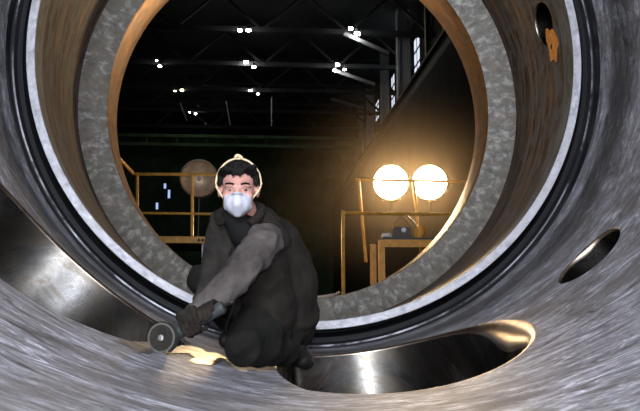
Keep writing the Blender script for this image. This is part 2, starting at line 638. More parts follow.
M['fresh'] = turned('fresh_ground_steel', [(0.38, (0.20, 0.17, 0.14)), (0.6, (0.80, 0.70, 0.58))], 5, 30, 1.0, 0.36, None, 0.5)


M['fresh_rough'] = turned('rough_ground_steel', [(0.3, (0.60, 0.50, 0.40)), (0.7, (0.92, 0.82, 0.70))], 6, 14, 1.0, 0.60, None, 0.1)


def shell_hit(px, py):
    d = at(px, py, 1) - CAM
    a, b, c = d.x ** 2 + d.z ** 2, d.x * CAM.x + d.z * CAM.z, CAM.x ** 2 + CAM.z ** 2 - (RS - 0.002) ** 2
    return CAM + d * ((-b + math.sqrt(b * b - a * c)) / a)


for poly, lab in (([(112, 339.5), (128, 341), (148, 342), (154, 352), (147, 354), (138, 352), (130, 347)], 'freshly ground bright strip left of the grinding disc'),
                  ([(164, 354), (172, 347), (184, 345), (198, 346), (206, 352), (217, 353), (227, 358), (215, 365), (198, 364), (188, 361), (196, 357), (188, 353), (176, 353)], 'freshly ground bright strip right of the grinding disc')):
    bm = bmesh.new()
    bm.faces.new([bm.verts.new(shell_hit(*p)) for p in poly])
    bmesh.ops.triangulate(bm, faces=bm.faces[:])
    tag(obj('ground_strip', bm, M['fresh' if 'right' in lab else 'fresh_rough'], casing), lab)

# ------------------------------------------------------------------ the hall
FZ = -2.9
CZ = 15.5


def struct(name, bm, mat):
    return tag(obj(name, bm, mat, smooth=False), kind='structure')


bm = bmesh.new(); box(bm, (-6, 22, FZ - 0.1), (32, 100, 0.2)); struct('floor', bm, M['floor'])
bm = bmesh.new(); box(bm, (-6, 22, CZ + 0.1), (32, 100, 0.2)); struct('ceiling', bm, M['ceiling'])
bm = bmesh.new(); box(bm, (-6, 70.2, 6), (32, 0.4, 20)); struct('wall_back', bm, M['backwall'])
bm = bmesh.new(); box(bm, (-20.2, 22, 6), (0.4, 100, 20)); struct('wall_left', bm, M['wall'])
bm = bmesh.new(); box(bm, (-6, -26, 6), (32, 0.4, 20)); struct('wall_front', bm, M['wall'])
bm = bmesh.new(); box(bm, (9.2, 22, 6), (0.4, 100, 20)); struct('wall_right', bm, M['wall'])
bm = bmesh.new(); box(bm, (7.8, 39, (8.0 + FZ) / 2), (2.4, 62, 8.0 - FZ)); struct('trim_1', bm, M['wall'])


def xz(px, py, x):
    """point of the plane X = x behind a pixel"""
    d = at(px, py, 1) - CAM
    return CAM + d * ((x - CAM.x) / d.x)


# daylit windows of the right wall: frame plus panes, two columns by three rows
for i, (pc, yt, yb) in enumerate(((416, 36, 79), (392.3, 75, 109), (376.8, 101, 120.5))):
    a, b = xz(pc, yt, 8.9), xz(pc, yb, 8.9)
    yc, z1, z0 = a.y, a.z, b.z
    w = (1.75, 1.5, 1.9)[i]
    wn = thing('window_%d' % (i + 1), (8.9, yc, z0), None, None, None, 'structure')
    bm = bmesh.new()
    rows = 4 if i == 2 else 3
    for k in range(3):
        box(bm, (8.95, yc - w / 2 + k * w / 2, (z0 + z1) / 2), (0.05, 0.12, z1 - z0 + 0.12))
    for k in range(rows + 1):
        box(bm, (8.95, yc, z0 + (z1 - z0) * k / rows), (0.05, w + 0.12, 0.14))
    obj('window_frame', bm, M['steel_dark'], wn, smooth=False)
    for c in range(2):
        for r in range(rows):
            bm = bmesh.new()
            hh = (z1 - z0) / rows
            box(bm, (8.96, yc - w / 4 + c * w / 2, z0 + hh * (r + 0.5)), (0.03, w / 2 - 0.12, hh - 0.14))
            obj('pane', bm, M['window'], wn, smooth=False)

# wall columns between the windows
side = ('nearest', 'second nearest', 'third', 'farthest')
for i, (pl, pr_, dpt) in enumerate(((399, 412, 40.5), (382, 390, 48), (367, 374.5, 55.5), (359, 364, 63))):
    a, b = at(pl, 200, dpt), at(pr_, 200, dpt)
    cx, w = (a.x + b.x) / 2, (b - a).length
    bm = bmesh.new()
    yy = a.y
    for sx in (-1, 1):
        box(bm, (cx + sx * w * 0.42, yy, (CZ + 8) / 2), (w * 0.16, 0.6, CZ - 8))
    box(bm, (cx, yy, (CZ + 8) / 2), (w * 0.84, 0.14, CZ - 8))
    o = obj('wall_column', bm, M['column'], smooth=False)
    tag(o, '%s pale steel column on the right hall wall between the windows' % side[i], 'column', 'pale columns on the right wall')

# roof trusses, one per lamp row
rows_d = [37.7, 43.7, 49.5, 55.5, 61.2]
ordn = ['nearest', 'second nearest', 'middle', 'second farthest', 'farthest']
for i, dpt in enumerate(rows_d):
    yy = at(271, 60, dpt).y + 0.6
    zb, zt = 13.0, 15.2
    root = thing('roof_truss', (-6, yy, zb), '%s dark steel roof truss over the hall lamps' % ordn[i], 'truss', 'roof trusses')
    bm = bmesh.new(); bar(bm, (-20, yy, zb), (9, yy, zb), 0.28, 0.28); obj('bottom_chord', bm, M['steel_dark'], root, smooth=False)
    bm = bmesh.new(); bar(bm, (-20, yy, zt), (9, yy, zt), 0.28, 0.28); obj('top_chord', bm, M['steel_dark'], root, smooth=False)
    x = -20.0
    k = 0
    while x < 8.9:
        bm = bmesh.new()
        bar(bm, (x, yy, zb if k % 2 == 0 else zt), (min(x + 2.4, 9), yy, zt if k % 2 == 0 else zb), 0.14, 0.14)
        obj('web_brace', bm, M['steel_dark'], root, smooth=False)
        x += 2.4
        k += 1
    # knee brace down to the right wall
    if i < 3:
        pxs = ((344, 34, 389, 54), (335, 71, 375, 85), (331, 99, 364, 109))[i]
        p, q = at(pxs[0], pxs[1], dpt + 0.3), at(pxs[2], pxs[3], dpt + 0.3)
        bm = bmesh.new(); bar(bm, p, q, 0.22, 0.22); obj('knee_brace', bm, M['brace'], root, smooth=False)

# hall lamps (dish shade, glowing bulb, hanger)
lamp0 = thing('hall_lamp', (0, 0, 0), 'x', 'lamp')
bm = bmesh.new(); lathe(bm, [(0.05, 0.175), (0.07, 0.19), (0.22, 0.14), (0.36, 0.06), (0.42, 0.0), (0.34, 0.0), (0.20, 0.11), (0.05, 0.175)], (0, 0, 0), (0, 0, 1), 16)
obj('shade', bm, M['steel_dark'], lamp0, True)
bm = bmesh.new(); lathe(bm, [(0.16, 0.0), (0.12, 0.10), (0.02, 0.16), (-0.05, 0.15), (-0.09, 0.09), (-0.10, 0.0)], (0, 0, 0), (0, 0, 1), 14)
bulb0 = obj('bulb', bm, M['bulb'], lamp0, True)
bm = bmesh.new(); tube(bm, (0, 0, 0.42), (0, 0, 0.9), 0.03, n=6)
obj('hanger', bm, M['steel_dark'], lamp0, True)
LP = [(240, 30.2, 0, .75, 'left lamp of the topmost glowing pair, above the worker'), (248.5, 30.2, 0, .8, 'right lamp of the topmost glowing pair, above the worker'),
      (245.8, 62, 1, .9, 'brighter lamp of the middle pair straight above the worker'), (254, 66.8, 1, .7, 'dimmer lamp of the middle pair straight above the worker'),
      (250.3, 90.5, 2, .7, 'left lamp of the lowest pair above the worker'), (257.8, 94, 2, .6, 'right lamp of the lowest pair above the worker'),
      (156.8, 61.2, 1, .65, 'upper lamp of the pair nearest the left edge of the opening'), (159.8, 66.2, 1, .65, 'lower lamp of the pair nearest the left edge of the opening'),
      (175, 90.3, 2, .75, 'left yellow lamp of the yellow pair'), (182, 90.3, 2, .75, 'right yellow lamp of the yellow pair'),
      (189.3, 111.6, 3, .75, 'brighter lamp in the pair above the unlit floodlight'), (195.8, 113.6, 3, .55, 'dimmer lamp in the pair above the unlit floodlight'),
      (201.3, 127.6, 4, .8, 'single far lamp just above the unlit floodlight'),
      (350.6, 28.6, 0, .8, 'smaller lamp of the upper pair beside the windows'), (357.2, 33.6, 0, 1.0, 'bigger lamp of the upper pair beside the windows'),
      (337.6, 64.6, 1, .8, 'top lamp of the trio left of the windows'), (334.8, 70.4, 1, .75, 'left lamp of the trio left of the windows'), (344.5, 69.6, 1, .6, 'right faint lamp of the trio left of the windows')]
for i, (px, py, r, s, lab) in enumerate(LP):
    c = at(px, py, rows_d[r] - 0.35 * (i % 2))
    if i == 0:
        o = lamp0
        o.location = c
        o['label'] = lab
        o['group'] = 'glowing hall lamps'
    else:
        o = dup(lamp0, c, lab, 'glowing hall lamps')
    o.scale = (s, s, s)
    if 'yellow' in lab:
        for ch in o.children:
            if ch.name.startswith('bulb'):
                ch.data = ch.data.copy()
                ch.data.materials[0] = M['bulb_yellow']

# crane runway girder, olive posts, far gantry
root = thing('runway_girder', (6.85, 39, 8.0), 'dark crane runway girder running along the right hall wall', 'girder')
bm = bmesh.new(); box(bm, (6.85, 39, 8.94), (0.40, 61, 0.12)); obj('top_flange', bm, M['steel_dark'], root, smooth=False)
bm = bmesh.new(); box(bm, (6.85, 39, 8.50), (0.10, 61, 0.76)); obj('web', bm, M['steel_dark'], root, smooth=False)
bm = bmesh.new(); box(bm, (6.85, 39, 8.06), (0.40, 61, 0.12)); obj('bottom_flange', bm, M['steel_dark'], root, smooth=False)
for (px, y0, y1, w, lab) in ((428.5, 26, 67, 5, 'long olive yellow post hanging right of the brightest window'), (445.5, 26, 42, 4, 'short olive yellow post beside the rim of the opening')):
    a, b = at(px, y0, 33), at(px, y1, 33)
    ww = w * 33 / FPX
    bm = bmesh.new()
    x, yy = b.x, b.y
    box(bm, (x, yy, (b.z + CZ) / 2), (ww, 0.06, CZ - b.z))
    for sx in (-1, 1):
        box(bm, (x + sx * ww * 0.45, yy, (b.z + CZ) / 2), (0.05, 0.24, CZ - b.z))
    tag(obj('crane_post', bm, M['olive'], smooth=False), lab, 'post')
a = at(320, 147, 56); b = at(353, 138, 56)
bm = bmesh.new()
bar(bm, (-19.7, a.y, b.z), (6.6, a.y, b.z), 0.25, 0.25); bar(bm, (-19.7, a.y, a.z), (6.6, a.y, a.z), 0.25, 0.25)
for k in range(12):
    x = -19.6 + 26.1 * k / 11
    bar(bm, (x, a.y, a.z), (x, a.y, b.z), 0.12, 0.12)
box(bm, (6.85, a.y, (9.0 + b.z) / 2), (0.5, 0.5, b.z - 9.0))
tag(obj('far_gantry', bm, M['backwall'], smooth=False), 'dim green gantry girder crossing the far end of the hall', 'girder')

# hanging cables catching the light
for (x0, y0, x1, y1, dd, lab) in ((180, 103, 187, 121, 40, 'pale slanting cable hanging left under the hall lamps'), (226, 101, 230, 125, 40, 'pale slanting cable hanging above the worker'), (271.5, 97, 271.5, 126, 46, 'pale upright cable hanging right of the worker')):
    bm = bmesh.new(); tube(bm, at(x0, y0, dd), at(x1, y1, dd), 0.035, n=6)
    tag(obj('hanging_cable', bm, M['column']), lab, 'cable')

# ------------------------------------------------------------------ platform and rails behind the opening
DP = 10.5
# left railing
p0, p1 = at(134, 174, DP), at(226, 174.5, DP)
root = thing('guard_rail', at(192, 240, DP), 'yellow pipe guard rail on the left platform, crossing the unlit floodlight', 'railing')
bm = bmesh.new(); path(bm, [at(118, 157, 9.2), at(133, 173, DP - .05), p0, p0 + CR * .05, p1], 0.024); obj('top_rail', bm, M['yellow'], root)
bm = bmesh.new(); tube(bm, at(140, 213, DP), at(226, 214, DP), 0.020); obj('middle_rail', bm, M['yellow'], root)
for px in (137, 192, 224):
    bm = bmesh.new(); tube(bm, at(px + .3, 174.5, DP), at(px, 236, DP), 0.024); obj('post', bm, M['yellow'], root)
root = thing('work_platform', V((at(200, 240, DP + .1).x, at(200, 240, DP + .1).y, FZ)), 'platform with a yellow edge beam and dark deck left of the worker', 'platform')
bm = bmesh.new()
bar(bm, at(120, 239.5, DP), at(226, 240, DP), 0.05, 0.10)
for sz in (-0.055, 0.055):
    bar(bm, at(120, 239.5, DP) + V((0, 0.03, sz)), at(226, 240, DP) + V((0, 0.03, sz)), 0.012, 0.10) if False else None
obj('edge_beam', bm, M['yellow'], root, smooth=False)
bm = bmesh.new()
e0, e1 = at(120, 238, DP), at(218, 238, DP)
box(bm, ((e0.x + e1.x) / 2, (e0.y + e1.y) / 2 + 1.3, e0.z - 0.02), (abs(e1.x - e0.x), 2.4, 0.05)); obj('deck', bm, M['black'], root, smooth=False)
for px in (130, 206, 223):
    q = at(px, 242, DP + .1)
    bm = bmesh.new(); box(bm, (q.x, q.y + .05, (q.z + FZ) / 2), (0.12, 0.12, q.z - FZ)); obj('leg', bm, M['column'] if px == 206 else M['steel_dark'], root, smooth=False)
for px in (199, 203):
    bm = bmesh.new(); lathe(bm, [(0.0, 0.0), (0.0, 0.02), (0.02, 0.02), (0.02, 0.0)], at(px, 240, DP - .05), -CF, 10); obj('bolt', bm, M['black'], root)


def floodlight(c, r, lit, label, pole=None):
    base = V((c.x, c.y + 0.05, c.z - r - 0.12))
    root = thing('floodlight', base, label, 'floodlight', 'round floodlights' if lit else None)
    ax = (CAM - c).normalized()
    bm = bmesh.new(); lathe(bm, [(0.0, r), (-0.10, r * .97), (-0.24, r * .72), (-0.34, r * .38), (-0.36, 0.0)], c, ax, 36); obj('housing', bm, M['housing'], root)
    bm = bmesh.new(); lathe(bm, [(-0.01, r * 1.0), (0.025, r * 1.02), (0.03, r * .97), (0.0, r * .93)], c, ax, 40); obj('bezel', bm, M['ring'], root)
    bm = bmesh.new(); lathe(bm, [(-0.005, r * .95), (-0.08, r * .82), (-0.15, r * .58), (-0.19, r * .25), (-0.20, 0.0)], c, ax, 36); obj('reflector', bm, M['reflector'], root)
    if lit:
        bm = bmesh.new(); lathe(bm, [(0.004, r * .95), (0.016, r * .6), (0.022, 0.0)], c, ax, 36); tag(obj('lens', bm, M['flood'], root), 'glowing warm white lens')
    else:
        bm = bmesh.new(); lathe(bm, [(-0.19, 0.03), (-0.13, 0.035), (-0.09, 0.03), (-0.07, 0.0)], c, ax, 14); obj('bulb', bm, M['mask'], root)
    bm = bmesh.new()
    F = frame_to(ax)
    pts = [c - ax * .12 + V((0, 0, 0)) + CR * (1.02 * r * cos(t)) - CU * (1.12 * r * sin(t)) for t in [pi * i / 16 for i in range(17)]]
    path(bm, pts, 0.014, 6); obj('yoke', bm, M['housing'], root)
    bm = bmesh.new(); tube(bm, c - ax * .12 - CU * (1.1 * r), c - ax * .12 - CU * (1.1 * r) - V((0, 0, 0.18)), 0.02); obj('stem', bm, M['housing'], root)
    if pole is not None:
        q = c - ax * .12 - CU * (1.1 * r)
        bm = bmesh.new(); tube(bm, (q.x, q.y, q.z - .15), (q.x, q.y, pole + .01), 0.022); obj('pole', bm, M['housing'], root)
        bm = bmesh.new(); lathe(bm, [(0, 0), (0, .26), (.025, .25), (.03, .03), (.05, 0)], (q.x, q.y, pole), (0, 0, 1), 24); obj('base', bm, M['housing'], root)
        off = V((q.x, q.y, pole)) - V(root.location)
        root.location = V((q.x, q.y, pole))
        for ch in root.children:
            ch.location = -V(root.location)
    return root


DS = 11.3
DL = DS + 0.35
PXM = DL / FPX
floodlight(at(199, 178.3, DL), 18.6 * PXM, False, 'unlit round floodlight with a dull brown reflector, left of the worker', e0.z + 0.006)
floodlight(at(390.8, 182.4, DL), 17.7 * PXM, True, 'left one of the two glowing round floodlights')
floodlight(at(245, 238, DL), 17.0 * PXM, True, 'glowing round floodlight standing hidden behind the back of the worker', FZ)
floodlight(at(429.5, 182.4, DL), 17.7 * PXM, True, 'right one of the two glowing round floodlights')

# right: lamp stand frame, rail frame, bench
root = thing('lamp_stand', at(366, 262, DS), 'tall yellow pipe frame carrying the two glowing floodlights', 'stand')
bm = bmesh.new(); tube(bm, at(355.5, 179.5, DS), at(480, 182, DS), 0.022); obj('top_rail', bm, M['yellow'], root)
bm = bmesh.new(); tube(bm, at(358.5, 180, DS), at(366, 262, DS), 0.026); obj('post', bm, M['yellow'], root)
bm = bmesh.new(); tube(bm, at(413.5, 181, DS), at(422, 262, DS), 0.026); obj('post', bm, M['yellow'], root)
D2 = 9.9
root = thing('guard_rail', at(343, 290, D2), 'low yellow pipe guard rail with a square corner in front of the orange bench', 'railing')
bm = bmesh.new(); path(bm, curve_pts([at(343.5, 300, D2), at(343, 218, D2), at(344.5, 213.8, D2), at(350, 213, D2), at(440, 214.3, D2), at(470, 214.5, D2)], 6), 0.026); obj('rail', bm, M['yellow'], root)
D3 = 10.1
root = thing('work_bench', V((at(410, 240, D3).x, at(410, 240, D3).y, FZ)), 'orange steel work bench under the glowing floodlights', 'bench')
a, b = at(384, 243.5, D3), at(470, 243.5, D3)
bm = bmesh.new(); bar(bm, a, b, 0.04, 0.10) if False else box(bm, (a + b) / 2, ((b - a).length, 0.05, 0.11)); obj('apron', bm, M['orange'], root, smooth=False)
bm = bmesh.new(); box(bm, (a + b) / 2 + V((0, 0.42, 0.07)), ((b - a).length + .04, 0.9, 0.03)); obj('bench_top', bm, M['steel_dark'], root, smooth=False)
for q, dy in ((a, 0), (b, 0), (a, .8), (b, .8)):
    bm = bmesh.new(); box(bm, (q.x - (0.04 if q is a else 0), q.y + dy, (q.z + 0.05 + FZ) / 2), (0.09, 0.09, q.z + 0.05 - FZ)); obj('leg', bm, M['orange'], root, smooth=False)

# things on the bench
tz = a.z + 0.085
def on_bench(px, d): 
    q = at(px, 240, d); return V((q.x, q.y, tz))
q = on_bench(401, D3 + .3)
root = thing('bench_machine', q, 'dark machine with a pale gauge standing on the orange bench', 'machine')
bm = bmesh.new(); box(bm, q + V((0, 0, .09)), (0.26, 0.2, 0.18)); bmesh.ops.bevel(bm, geom=bm.edges[:], offset=0.02, segments=2, affect='EDGES'); obj('body', bm, M['housing'], root)
bm = bmesh.new(); path(bm, [q + V((-.12 * cos(t), 0, .16 + .16 * sin(t))) for t in [pi * i / 12 for i in range(13)]], 0.012, 6); obj('handle', bm, M['ring'], root)
bm = bmesh.new(); lathe(bm, [(0, 0), (0, .035), (.03, .035), (.03, 0)], q + V((.02, -.1, .13)), (0, -1, 0), 14); obj('gauge', bm, M['column'], root)
q = on_bench(418, D3 + .2)
root = thing('hand_lamp', q, 'small orange hand lamp leaning on the bench', 'lamp')
bm = bmesh.new(); lathe(bm, [(0, 0), (0, .05), (.05, .07), (.13, .075), (.18, .05), (.18, 0)], q + V((0, 0, .015)), (0.3, 0, 1), 14); obj('body', bm, M['orange'], root)
bm = bmesh.new(); tube(bm, q + V((0, 0, .17)), q + V((-.15, 0, .34)), 0.016, 0.012, 8); obj('handle', bm, M['ring'], root)
q = on_bench(386.5, D3 + .2)
bm = bmesh.new(); path(bm, curve_pts([q + V((.075 * cos(t) * (1 - t * .02), .10 * sin(t), .02 + .004 * t)) for t in [i * pi / 4 for i in range(20)]], 3), 0.014, 6)
tag(obj('coiled_cable', bm, M['column']), 'pale cable coil lying at the left end of the orange bench', 'cable')

# blue glints beyond the left rail, put in as made-up glowing strips on stands
for (px, py, h, lab) in ((165, 186, .12, 'small upper blue glint, an added glowing strip behind the left rail'), (169, 194, .2, 'tall blue glint, an added glowing strip behind the left rail'), (157, 206, .16, 'lowest blue glint, an added glowing strip behind the left rail')):
    q = at(px, py, 17)
    root = thing('blue_glint', V((q.x, q.y, q.z - .2)), lab, 'lamp', 'added blue glints behind the left rail')
    bm = bmesh.new(); box(bm, q, (0.05, 0.03, h)); obj('tube', bm, M['glint'], root, smooth=False)
    bm = bmesh.new(); tube(bm, (q.x, q.y + .06, FZ), (q.x, q.y + .06, q.z + h / 2), 0.02, n=8); obj('stand', bm, M['black'], root)
    bm = bmesh.new(); box(bm, q + V((0, .03, 0)), (0.10, 0.03, h + .06)); obj('housing', bm, M['black'], root, smooth=False)

# hose over the bottom of the rim
hp = []
for (t, y) in ((2.0, 2.05), (1.5, 1.95), (3.5, 1.84), (6, 1.80), (9, 1.81), (11.5, 1.86), (13, 1.97)):
    hp.append(cyl(rad(t), y, 1.66 if y < 1.93 else 1.655))
bm = bmesh.new(); path(bm, curve_pts(hp, 8), 0.016, 8)
tag(obj('air_hose', bm, M['hose']), 'thin grey air hose lying over the bottom rim of the opening', 'hose')


# ------------------------------------------------------------------ the worker
def blob(name, prims, voxel, mat, parent=None, smooth=3, wrinkle=0.0, wscale=9.0):
    """fuse tapered limbs and ellipsoids into one continuous skin"""
    bm = bmesh.new()
    for p in prims:
        if p[0] == 'c':                               # capsule chain: [(pt, r), ...]
            for (a, ra), (b, rb) in zip(p[1][:-1], p[1][1:]):
                a, b = V(a), V(b)
                F = frame_to(b - a)
                L = (b - a).length
                n, m = 18, 6
                rings = []
                for j in range(m + 1):
                    t = -pi / 2 + (pi / 2) * j / m
                    rings.append((ra * sin(t), ra * cos(t)))
                for j in range(1, 5):
                    rings.append((L * j / 5, ra + (rb - ra) * j / 5))
                for j in range(m + 1):
                    t = (pi / 2) * j / m
                    rings.append((L + rb * sin(t), rb * cos(t)))
                lathe(bm, [(h, max(r, 0) if r > 1e-4 else 0) for h, r in rings], a, b - a, n)
        else:                                         # ('e', centre, radii, R)
            _, c, r, Rm = p
            ret = bmesh.ops.create_uvsphere(bm, u_segments=24, v_segments=16, radius=1)
            for v in ret['verts']:
                v.co = V(c) + Rm @ V((v.co.x * r[0], v.co.y * r[1], v.co.z * r[2]))
    bmesh.ops.recalc_face_normals(bm, faces=bm.faces)
    me = bpy.data.meshes.new(name + '_raw')
    bm.to_mesh(me)
    bm.free()
    tmp = bpy.data.objects.new('raw', me)
    COL.objects.link(tmp)
    md = tmp.modifiers.new('fuse', 'REMESH')
    md.mode = 'VOXEL'
    md.voxel_size = voxel
    if smooth:
        ms = tmp.modifiers.new('soften', 'SMOOTH')
        ms.factor = 0.5
        ms.iterations = smooth
    dg = bpy.context.evaluated_depsgraph_get()
    dg.update()
    out = bpy.data.meshes.new_from_object(tmp.evaluated_get(dg))
    bpy.data.objects.remove(tmp)
    bpy.data.meshes.remove(me)
    out.name = name
    if wrinkle:
        nr = [v.normal.copy() for v in out.vertices]
        for v, q in zip(out.vertices, nr):
            w = v.co + noise.noise_vector(v.co * wscale * .5) * (.35 / wscale)
            k = 0.55 - 1.9 * abs(noise.noise(w * wscale)) + 0.45 * noise.noise(v.co * wscale * 2.3)
            v.co += q * (k * wrinkle)
    out.materials.clear()
    return link(name, out, mat, parent)


HF = Matrix((CR, CF, CU)).transposed()        # head frame: right, away from lens, up
# head turned a little and tipped forward
HROT = HF @ Matrix.Rotation(rad(4), 3, 'Z') @ Matrix.Rotation(rad(6), 3, 'X')
HC = at(238.5, 188.0, 2.93)


def hd(x, y, z):
    return HC + HROT @ V((x, y, z))


shL, elL, wrL = at(264, 242, 2.90), at(231, 283, 2.74), at(195, 316, 2.66)
shR, elR, wrR = at(226, 225, 3.06), at(215, 270, 3.00), at(203, 305, 2.84)
neck0, neck1 = at(250, 222, 3.06), hd(0.005, 0.03, -0.08)
chest, waist, pelvis = at(264, 250, 3.06), at(282, 288, 3.16), at(283, 322, 3.18)
hipL, kneeL, ankL, toeL = at(272, 326, 3.12), at(246, 346, 2.80), at(296, 352, 3.16), at(306, 361, 3.22)
hipR, kneeR, ankR, toeR = at(264, 318, 3.26), at(202, 279, 3.16), at(235, 330, 3.28), at(227, 340, 3.22)

# grinder frame
GD = at(161.5, 337.8, 2.60)                    # disc centre
gN = (-CF * 0.92 - CR * 0.25 + CU * 0.15).normalized()    # disc faces the lens
gB = (at(207, 319, 2.68) - GD)
gB = (gB - gN * gB.dot(gN)).normalized()       # body direction, square to the spindle
gH = GD - gN * 0.055                            # gear head
grip1 = gH + gB * 0.115
grip2 = gH + gB * 0.195

person = thing('person', at(250, 366, 2.95),
               'person in dark vest and white respirator kneeling on the steel, guiding a grinder', 'person')


def hand(g, a, o, wrist, r, k, spread=0.021):
    """five fingers closed round a bar: g grip centre, a bar direction, o palm side, wrist joint"""
    o = (o - a * o.dot(a)).normalized()
    s = a.cross(o)
    P = []
    palm = g + o * (r + 0.017)
    back = (wrist - palm)
    P.append(('c', [(palm - a * .028, .019 * k), (palm + a * .028, .019 * k)]))
    P.append(('c', [(palm - a * .02 + o * .006, .018 * k), (wrist, .026 * k)]))
    P.append(('c', [(palm + a * .02 + o * .006, .018 * k), (wrist, .026 * k)]))
    for i, (ln, w) in enumerate(((1.0, .0105), (1.08, .011), (1.03, .0105), (.86, .0092))):
        off = (i - 1.5) * spread
        pts = []
        for ang in (20, 70, 120, 168):
            t = rad(ang * ln)
            rr = r + 0.010
            pts.append((g + a * off * (1 - ang * .0005) + o * (rr * cos(t)) + s * (rr * sin(t)), w * k * (1 - ang * .0010)))
        P.append(('c', [(palm + a * off + s * .006, w * k)] + pts))
    pts = [(palm - a * .034, .014 * k)]
    for ang in (-25, -65, -105):
        t = rad(ang)
        rr = r + 0.011
        pts.append((g - a * (.036 + .006 * abs(ang) / 60) + o * (rr * cos(t)) + s * (rr * sin(t)), .0115 * k * (1 - abs(ang) * .001)))
    P.append(('c', pts))
    return P


handL = hand(grip1, gB, (wrL - grip1) + CU * .12 - CF * .06, wrL, 0.030, 1.0)
handR = hand(grip2, gB, (wrR - grip2) + CU * .02 + CF * .03, wrR, 0.028, 1.0)


def thin(P, k):
    out = []
    for p in P:
        out.append(('c', [(q, r * k) for q, r in p[1]]))
    return out


E3 = HROT
body = [
    # head
    ('e', hd(0, .020, .026), (.073, .089, .076), E3),
    ('e', hd(0, -.022, -.020), (.066, .070, .088), E3),
    ('e', hd(0, -.035, -.078), (.052, .052, .040), E3),
    ('e', hd(0, -.055, -.100), (.026, .026, .020), E3),
    ('c', [(hd(0, -.086, .010), .010), (hd(0, -.106, -.034), .014)]),
    ('e', hd(-.014, -.094, -.036), (.010, .012, .009), E3), ('e', hd(.014, -.094, -.036), (.010, .012, .009), E3),
    ('c', [(hd(-.046, -.070, .020), .012), (hd(-.018, -.084, .018), .011)]), ('c', [(hd(.046, -.070, .020), .012), (hd(.018, -.084, .018), .011)]),
    ('e', hd(-.042, -.064, -.028), (.022, .020, .018), E3), ('e', hd(.042, -.064, -.028), (.022, .020, .018), E3),
    ('c', [(hd(-.022, -.092, -.066), .008), (hd(.022, -.092, -.066), .008)]),
    ('e', hd(-.080, .012, -.012), (.010, .022, .032), E3), ('e', hd(.080, .012, -.012), (.010, .022, .032), E3),
    ('c', [(neck1, .058), (neck0, .064)]),
    # trunk and limbs under the clothes
    ('c', [(neck0, .07), (chest, .125), (waist, .125), (pelvis, .13)]),
    ('c', [(neck0, .05), (shL, .045), (elL, .042), (wrL, .018)]),
    ('c', [(neck0, .05), (shR, .045), (elR, .042), (wrR, .018)]),
    ('c', [(pelvis, .11), (hipL, .085), (kneeL, .052), (ankL, .036), (toeL, .028)]),
    ('c', [(pelvis, .11), (hipR, .085), (kneeR, .052), (ankR, .036), (toeR, .028)]),
] + thin(handL, .62) + thin(handR, .62)
blob('body', body, 0.0058, M['skin'], person, 3)

for sx in (-1, 1):
    bm = bmesh.new()
    lathe(bm, [(-.0125 * cos(t), .0105 * sin(t)) for t in [pi * i / 10 for i in range(11)]], hd(sx * .031, -.0715, -.001), HROT @ V((0, -1, 0)), 16)
    e = obj('eye', bm, M['eyewhite'], person)
    bm = bmesh.new()
    lathe(bm, [(.0117, .006), (.0131, .004), (.0135, 0)], hd(sx * .031, -.0715, -.001), HROT @ V((.22, -1, 0.02)), 12)
    i = obj('iris', bm, M['iris'], e)
    i.location = -wloc(e)
    bm = bmesh.new()
    path(bm, curve_pts([hd(sx * .014, -.093, .022), hd(sx * .032, -.090, .027), hd(sx * .050, -.077, .022)], 4), 0.0042, 6)
    obj('eyebrow', bm, M['hair'], person)

hair = [('e', hd(0, .030, .037), (.077, .090, .080), E3), ('e', hd(0, .06, .0), (.076, .066, .075), E3)]
for k in range(17):
    x = -.066 + .132 * k / 16
    rr = 1 - (x / .08) ** 2
    z0 = .092 - (abs(x) / .07) ** 2 * .024
    zf = .083 - (.012 if 5 < k < 11 else 0) - (.010 if k % 3 == 0 else 0) + (.014 if k > 10 else 0) + (.004 if k < 3 else 0)
    hair.append(('c', [(hd(x, -.045 * rr ** .5, z0), .016), (hd(x * 1.01, -.060 * rr ** .5 - .014, zf), .008)]))
for sx in (-1, 1):
    hair.append(('c', [(hd(sx * .074, -.012, .06), .014), (hd(sx * .077, -.020, .012), .007)]))
blob('hair', hair, 0.0055, M['hair'], person, 2, 0.003, 60)

# respirator cup
mk = blob('respirator', [('c', [(hd(0, -.100, -0.022), .018), (hd(0, -.112, -0.054), .024), (hd(0, -.088, -0.094), .022)]),
                         ('c', [(hd(-.040, -.070, -0.034), .018), (hd(-.042, -.066, -0.072), .018), (hd(0, -.088, -0.094), .020)]),
                         ('c', [(hd(.040, -.070, -0.034), .018), (hd(.042, -.066, -0.072), .018), (hd(0, -.088, -0.094), .020)]),
                         ('e', hd(0, -.076, -0.057), (.055, .046, .050), E3)], 0.0055, M['mask'], person, 4)
tag(mk, 'white cup respirator over nose and mouth')
bm = bmesh.new()
path(bm, curve_pts([hd(-.024, -.108, -.018), hd(-.012, -.122, -.010), hd(0, -.128, -.008), hd(.012, -.122, -.010), hd(.024, -.108, -.018)], 4), 0.0028, 6)
c = obj('nose_clip', bm, M['mask'], mk)
c.location = -wloc(mk)

bm = bmesh.new()
pts = []
for t in range(-128, 129, 8):
    a = rad(t)
    x = .096 * sin(a) * (1.0 if abs(t) < 90 else 1 - (abs(t) - 90) / 38 * .22)
    z = .012 + (.112 if abs(t) < 90 else .085) * cos(a)
    pts.append(hd(x, .012 - .05 * max(0, (abs(t) - 95) / 33), z))
path(bm, pts, [.0044 + .0020 * noise.noise(V((i * .9, 0, 0))) for i in range(len(pts))], 8)
st = obj('hood_rim_light', bm, M['rim_light'], person)  # backlit edge of a hood, its rim light drawn as a cord
tag(st, 'backlit hood rim painted as a pale cord over the crown from jaw to jaw')
bm = bmesh.new()
path(bm, curve_pts([hd(-.014, .01, .123), hd(-.008, .005, .136), hd(.004, .01, .135), hd(.016, .01, .124)], 4), 0.007, 8)
k = obj('knot', bm, M['rim_light'], st)
k.location = -wloc(st)

